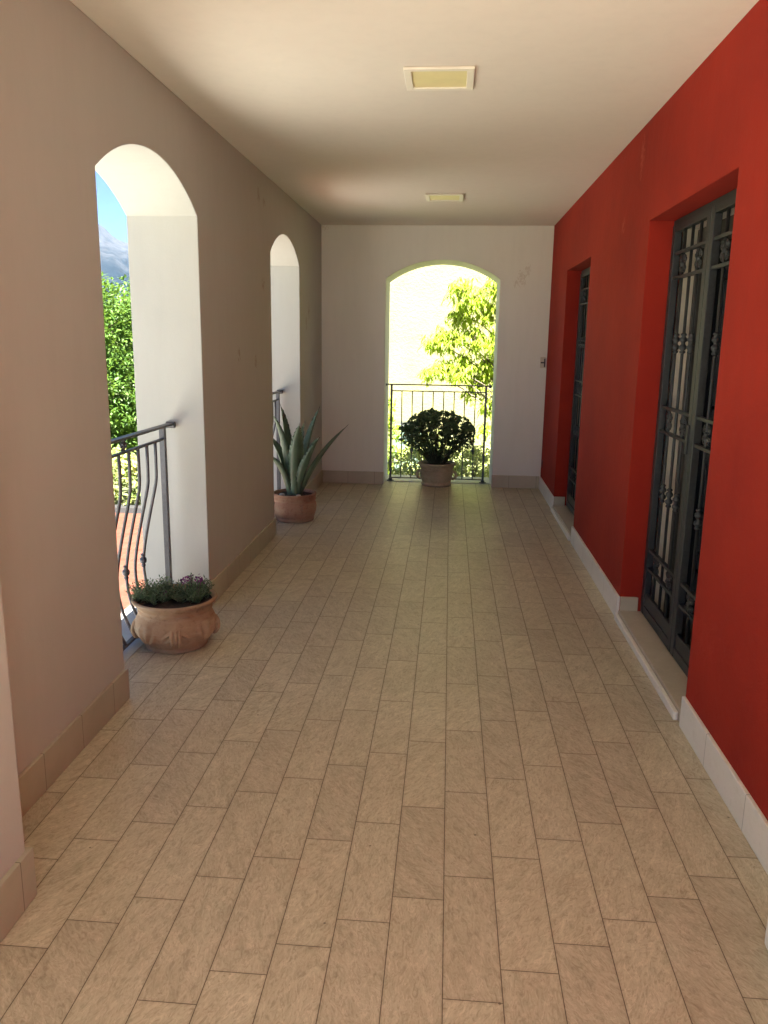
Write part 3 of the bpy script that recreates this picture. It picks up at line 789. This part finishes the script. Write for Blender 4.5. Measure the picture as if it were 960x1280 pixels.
# light-leaved tree behind the end railing
random.seed(14)
TB = (1.05, 14.2, GZ)
lt = empty('light_leaved_tree', TB); tag(lt, 'sunlit yellow-green tree with drooping leaves beyond the end arch', 'tree')
mb = MB(); tr = MB()
fork = Vector((0, 0, 1.1)); 
tr.tube([(0, 0, -.1), (-.02, .02, .5), (0, 0, 1.1), (.05, .05, 2.2), (-.1, .0, 3.1)], [.085, .075, .065, .045, .015], 9)
clumps = [(.34,2.26,.24),(.14,2.02,.22),(.61,2.07,.24),(.0,1.62,.22),(-.32,1.56,.17),(-.15,1.66,.16),(.43,1.67,.24),(.7,1.55,.24),(.24,1.27,.22),(-.24,1.13,.17),(-.42,1.05,.13),(-.05,1.10,.18),(.2,1.02,.17),(.52,.94,.24),
          (.67,1.21,.24),(.72,.46,.18),(.66,.10,.14),(.73,2.46,.25),(.15,2.44,.20),(.36,.72,.12),(.95,.8,.3),(1.1,1.6,.35),(1.2,2.3,.35),(1.4,1.2,.35),(1.6,1.9,.35),(1.3,2.8,.3),(.9,2.7,.25)]
for (x, z, r) in clumps:
    c = Vector((x-TB[0], random.uniform(-.35, .35), z-TB[2]))
    b = Vector((0, 0, max(.7, min(2.9, c.z-.55*abs(c.x)-.1))))
    tr.tube([b, b.lerp(c, .55)+Vector((0, 0, .10)), c+Vector((0, 0, .05))], [.020, .010, .004], 6)
    for i in range(int(44*(r/.2)**2)):
        q = c + Vector((random.gauss(0, r*.5), random.gauss(0, r*.5), random.gauss(0, r*.42)))
        tr.tube([c.lerp(q, .2), q], [.005, .002], 4, cap=False)
        for j in range(6):
            a = random.uniform(0, 2*PI)
            leaf(mb, q+rv()*.04, Vector((math.cos(a), math.sin(a), -.75+random.uniform(-.4, .5))), random.uniform(.10, .18), .030, Vector((math.cos(a)*.4, math.sin(a)*.4, 1)), .25, .2)
tr.build('trunk', M['bark'], lt, smooth=True); mb.build('crown', M['leaf_light'], lt)

# pale flowering shrubs below the end railing
random.seed(21)
for i, (x, y, w, h, lab) in enumerate(((-1.05, 12.3, .42, 1.30, 'taller pale shrub at the left beyond the end railing'), (-.45, 11.6, .55, .50, 'low pale shrub behind the ringed pot, left of the bush'),
                                     (.35, 11.5, .55, .52, 'low pale shrub behind the ringed pot, right of the bush'), (.95, 12.6, .5, .75, 'pale shrub under the light-leaved tree'), (-.2, 12.9, .6, .62, 'pale shrub hidden behind the bush of the end arch'), (-1.6, 11.6, .6, .6, 'low pale shrub at far left past the end railing'))):
    o = empty('garden_shrub', (x, y, GZ)); tag(o, lab, 'shrub', 'pale shrubs beyond the end railing')
    mb = MB(); sm = MB()
    for k_ in range(int(240*w*(.5+h))):
        a = random.uniform(0, 2*PI); r = math.sqrt(random.random()); z = random.uniform(.05, 1)
        prof = (1-(max(0, z-.25)/.75)**2)**.5 if z < 1 else 0
        if i == 0: prof = max(.25, prof*.9)
        c = Vector((math.cos(a)*r*w*prof, math.sin(a)*r*w*prof, z*h))
        if k_ % 6 == 0: sm.tube([(c.x*.15, c.y*.15, -.04), c*.6, c], [.009, .006, .003], 5, cap=False)
        for j in range(11): leaf2(mb, c+rv()*.055, rv()+Vector((0, -.3, .45)), .07, .032, Vector((0, -.3, 1)))
    sm.build('stems', M['bark'], o); mb.build('foliage', M['leaf_shrub'] if i else M['leaf_light'], o)

# grey-green bin in the garden
bn = empty('garden_bin', (-.66, 13.15, GZ)); tag(bn, 'small grey-green bin with dark lid beyond the end railing', 'bin')
mb = MB()
v = []
for (z, s) in ((0, .20), (.70, .245)): v += [(-s, -s*.9, z), (s, -s*.9, z), (s, s*.9, z), (-s, s*.9, z)]
mb.add(v, [(0, 3, 2, 1), (4, 5, 6, 7), (0, 1, 5, 4), (1, 2, 6, 5), (2, 3, 7, 6), (3, 0, 4, 7)]); mb.build('bin_body', M['bin'], bn, bevel=.015)
mb = MB(); mb.box(-.265, .265, -.25, .25, .701, .765); mb.box(-.09, .09, -.275, -.251, .72, .745); mb.build('lid', M['bin_lid'], bn, bevel=.015)

# neighbouring house with a rough sunlit wall
nh = empty('neighbour_house', (2.2, 19, GZ)); tag(nh, 'tall sunlit cream stucco wall of the neighbouring house beyond the end arch', 'house')
mb = MB(); mb.box(-4.6, 6.5, -1.5, 7, -.1, 6.2); mb.build('stucco_wall', M['stucco'], nh)
mb = MB()
mb.add([(-5.0, -1.9, 6.2), (6.9, -1.9, 6.2), (6.9, 7.4, 6.2), (-5.0, 7.4, 6.2), (-5.0, 2.75, 7.9), (6.9, 2.75, 7.9)], [(0, 1, 5, 4), (2, 3, 4, 5), (0, 4, 3), (1, 2, 5), (0, 3, 2, 1)])
mb.build('roof', M['paving'], nh)

# ------------------------------------------------------------------ mountains
def ridge(az, d):
    """height of the range at azimuth (degrees, 0 = +y, negative left) and distance"""
    p = Vector((az*.085, d*.0005, 0))
    base = 610 + 120*math.sin(az*.11+1.9) + 130*mnoise.fractal(Vector((az*.11, 3.1, 0)), 1.0, 2.0, 5) + 420*math.exp(-((az+25)/7.)**2)
    s = max(0., min(1., (d-3200)/3300.)); s = s*s*(3-2*s)*(.35+.65*s)
    f = mnoise.hetero_terrain(Vector((az*.25, d*.0011, 7)), .9, 2.1, 7, .7)
    h = base*s*(.80+.20*f*.6)
    if d > 6500: h *= max(0, 1-((d-6500)/1700.)**2)
    return max(h, 0)-3
mb = MB(); NA, ND = 260, 70
for i in range(NA+1):
    az = -80+100*i/NA
    for j in range(ND+1):
        d = 3000+5200*j/ND
        mb.v.append((math.sin(R(az))*d, math.cos(R(az))*d, ridge(az, d)))
for i in range(NA):
    for j in range(ND):
        a = i*(ND+1)+j; mb.f.append((a, a+1, a+ND+2, a+ND+1))
tag(mb.build('mountains', M['mountain'], smooth=True), kind='structure')

# ------------------------------------------------------------------ air
k = NT('haze_air'); pv = k.n('ShaderNodeVolumePrincipled', {'Color': (.40, .66, 1.0, 1), 'Density': HAZE, 'Anisotropy': .0})
k.t.links.new(pv.outputs[0], k.out.inputs['Volume'])
if HAZE:
    mb = MB(); mb.box(-8700, 3300, -60, 8700, GZ-1.2, 1150); tag(mb.build('haze', k.m), kind='stuff')

# ------------------------------------------------------------------ sun, sky, camera
sun = bpy.data.lights.new('sun', 'SUN'); sun.energy = 5.0; sun.angle = R(.5); sun.color = (1, .97, .92)
so_ = bpy.data.objects.new('sun', sun); COL.objects.link(so_)
so_.rotation_euler = SUN_TO.to_track_quat('Z', 'Y').to_euler()
W = bpy.data.worlds.new('World'); S.world = W; W.use_nodes = True
nt = W.node_tree; bg = nt.nodes['Background']
sk = nt.nodes.new('ShaderNodeTexSky'); sk.sky_type = 'NISHITA'; sk.sun_disc = False
sk.sun_elevation = math.asin(SUN_TO.z); sk.sun_rotation = math.atan2(SUN_TO.x, SUN_TO.y)
sk.altitude = 300; sk.air_density = .13; sk.dust_density = .0; sk.ozone_density = 4.0
nt.links.new(sk.outputs[0], bg.inputs[0]); bg.inputs[1].default_value = .055

cam = bpy.data.cameras.new('camera'); co = bpy.data.objects.new('camera', cam); COL.objects.link(co)
Rr = (0.9966036666783938, 0.08112760310450069, 0.014122449422797586)
Dn = (0.030875566938428682, -0.20914538056040285, -0.9773970069303849)
Fw = (-0.07634023139479915, 0.9745134795397973, -0.2109399138755528)
co.matrix_world = Matrix(((Rr[0], -Dn[0], -Fw[0], 0), (Rr[1], -Dn[1], -Fw[1], 0), (Rr[2], -Dn[2], -Fw[2], 1.6), (0, 0, 0, 1)))
cam.sensor_fit = 'VERTICAL'; cam.sensor_height = 36; cam.lens = 36*1001.2/1280
cam.clip_start = .05; cam.clip_end = 30000
S.camera = co
S.view_settings.view_transform = 'Standard'; S.view_settings.look = 'None'
S.view_settings.gamma = 1; S.view_settings.use_curve_mapping = False
S.view_settings.exposure = 3.65
S.render.engine = 'CYCLES'
S.cycles.use_denoising = True
try: S.cycles.denoiser = 'OPENIMAGEDENOISE'
except Exception: pass
S.cycles.max_bounces = 12; S.cycles.diffuse_bounces = 8; S.cycles.glossy_bounces = 4; S.cycles.transmission_bounces = 4; S.cycles.transparent_max_bounces = 8
S.cycles.caustics_reflective = False; S.cycles.caustics_refractive = False
S.cycles.sample_clamp_indirect = 6
S.cycles.use_adaptive_sampling = True; S.cycles.adaptive_threshold = .01
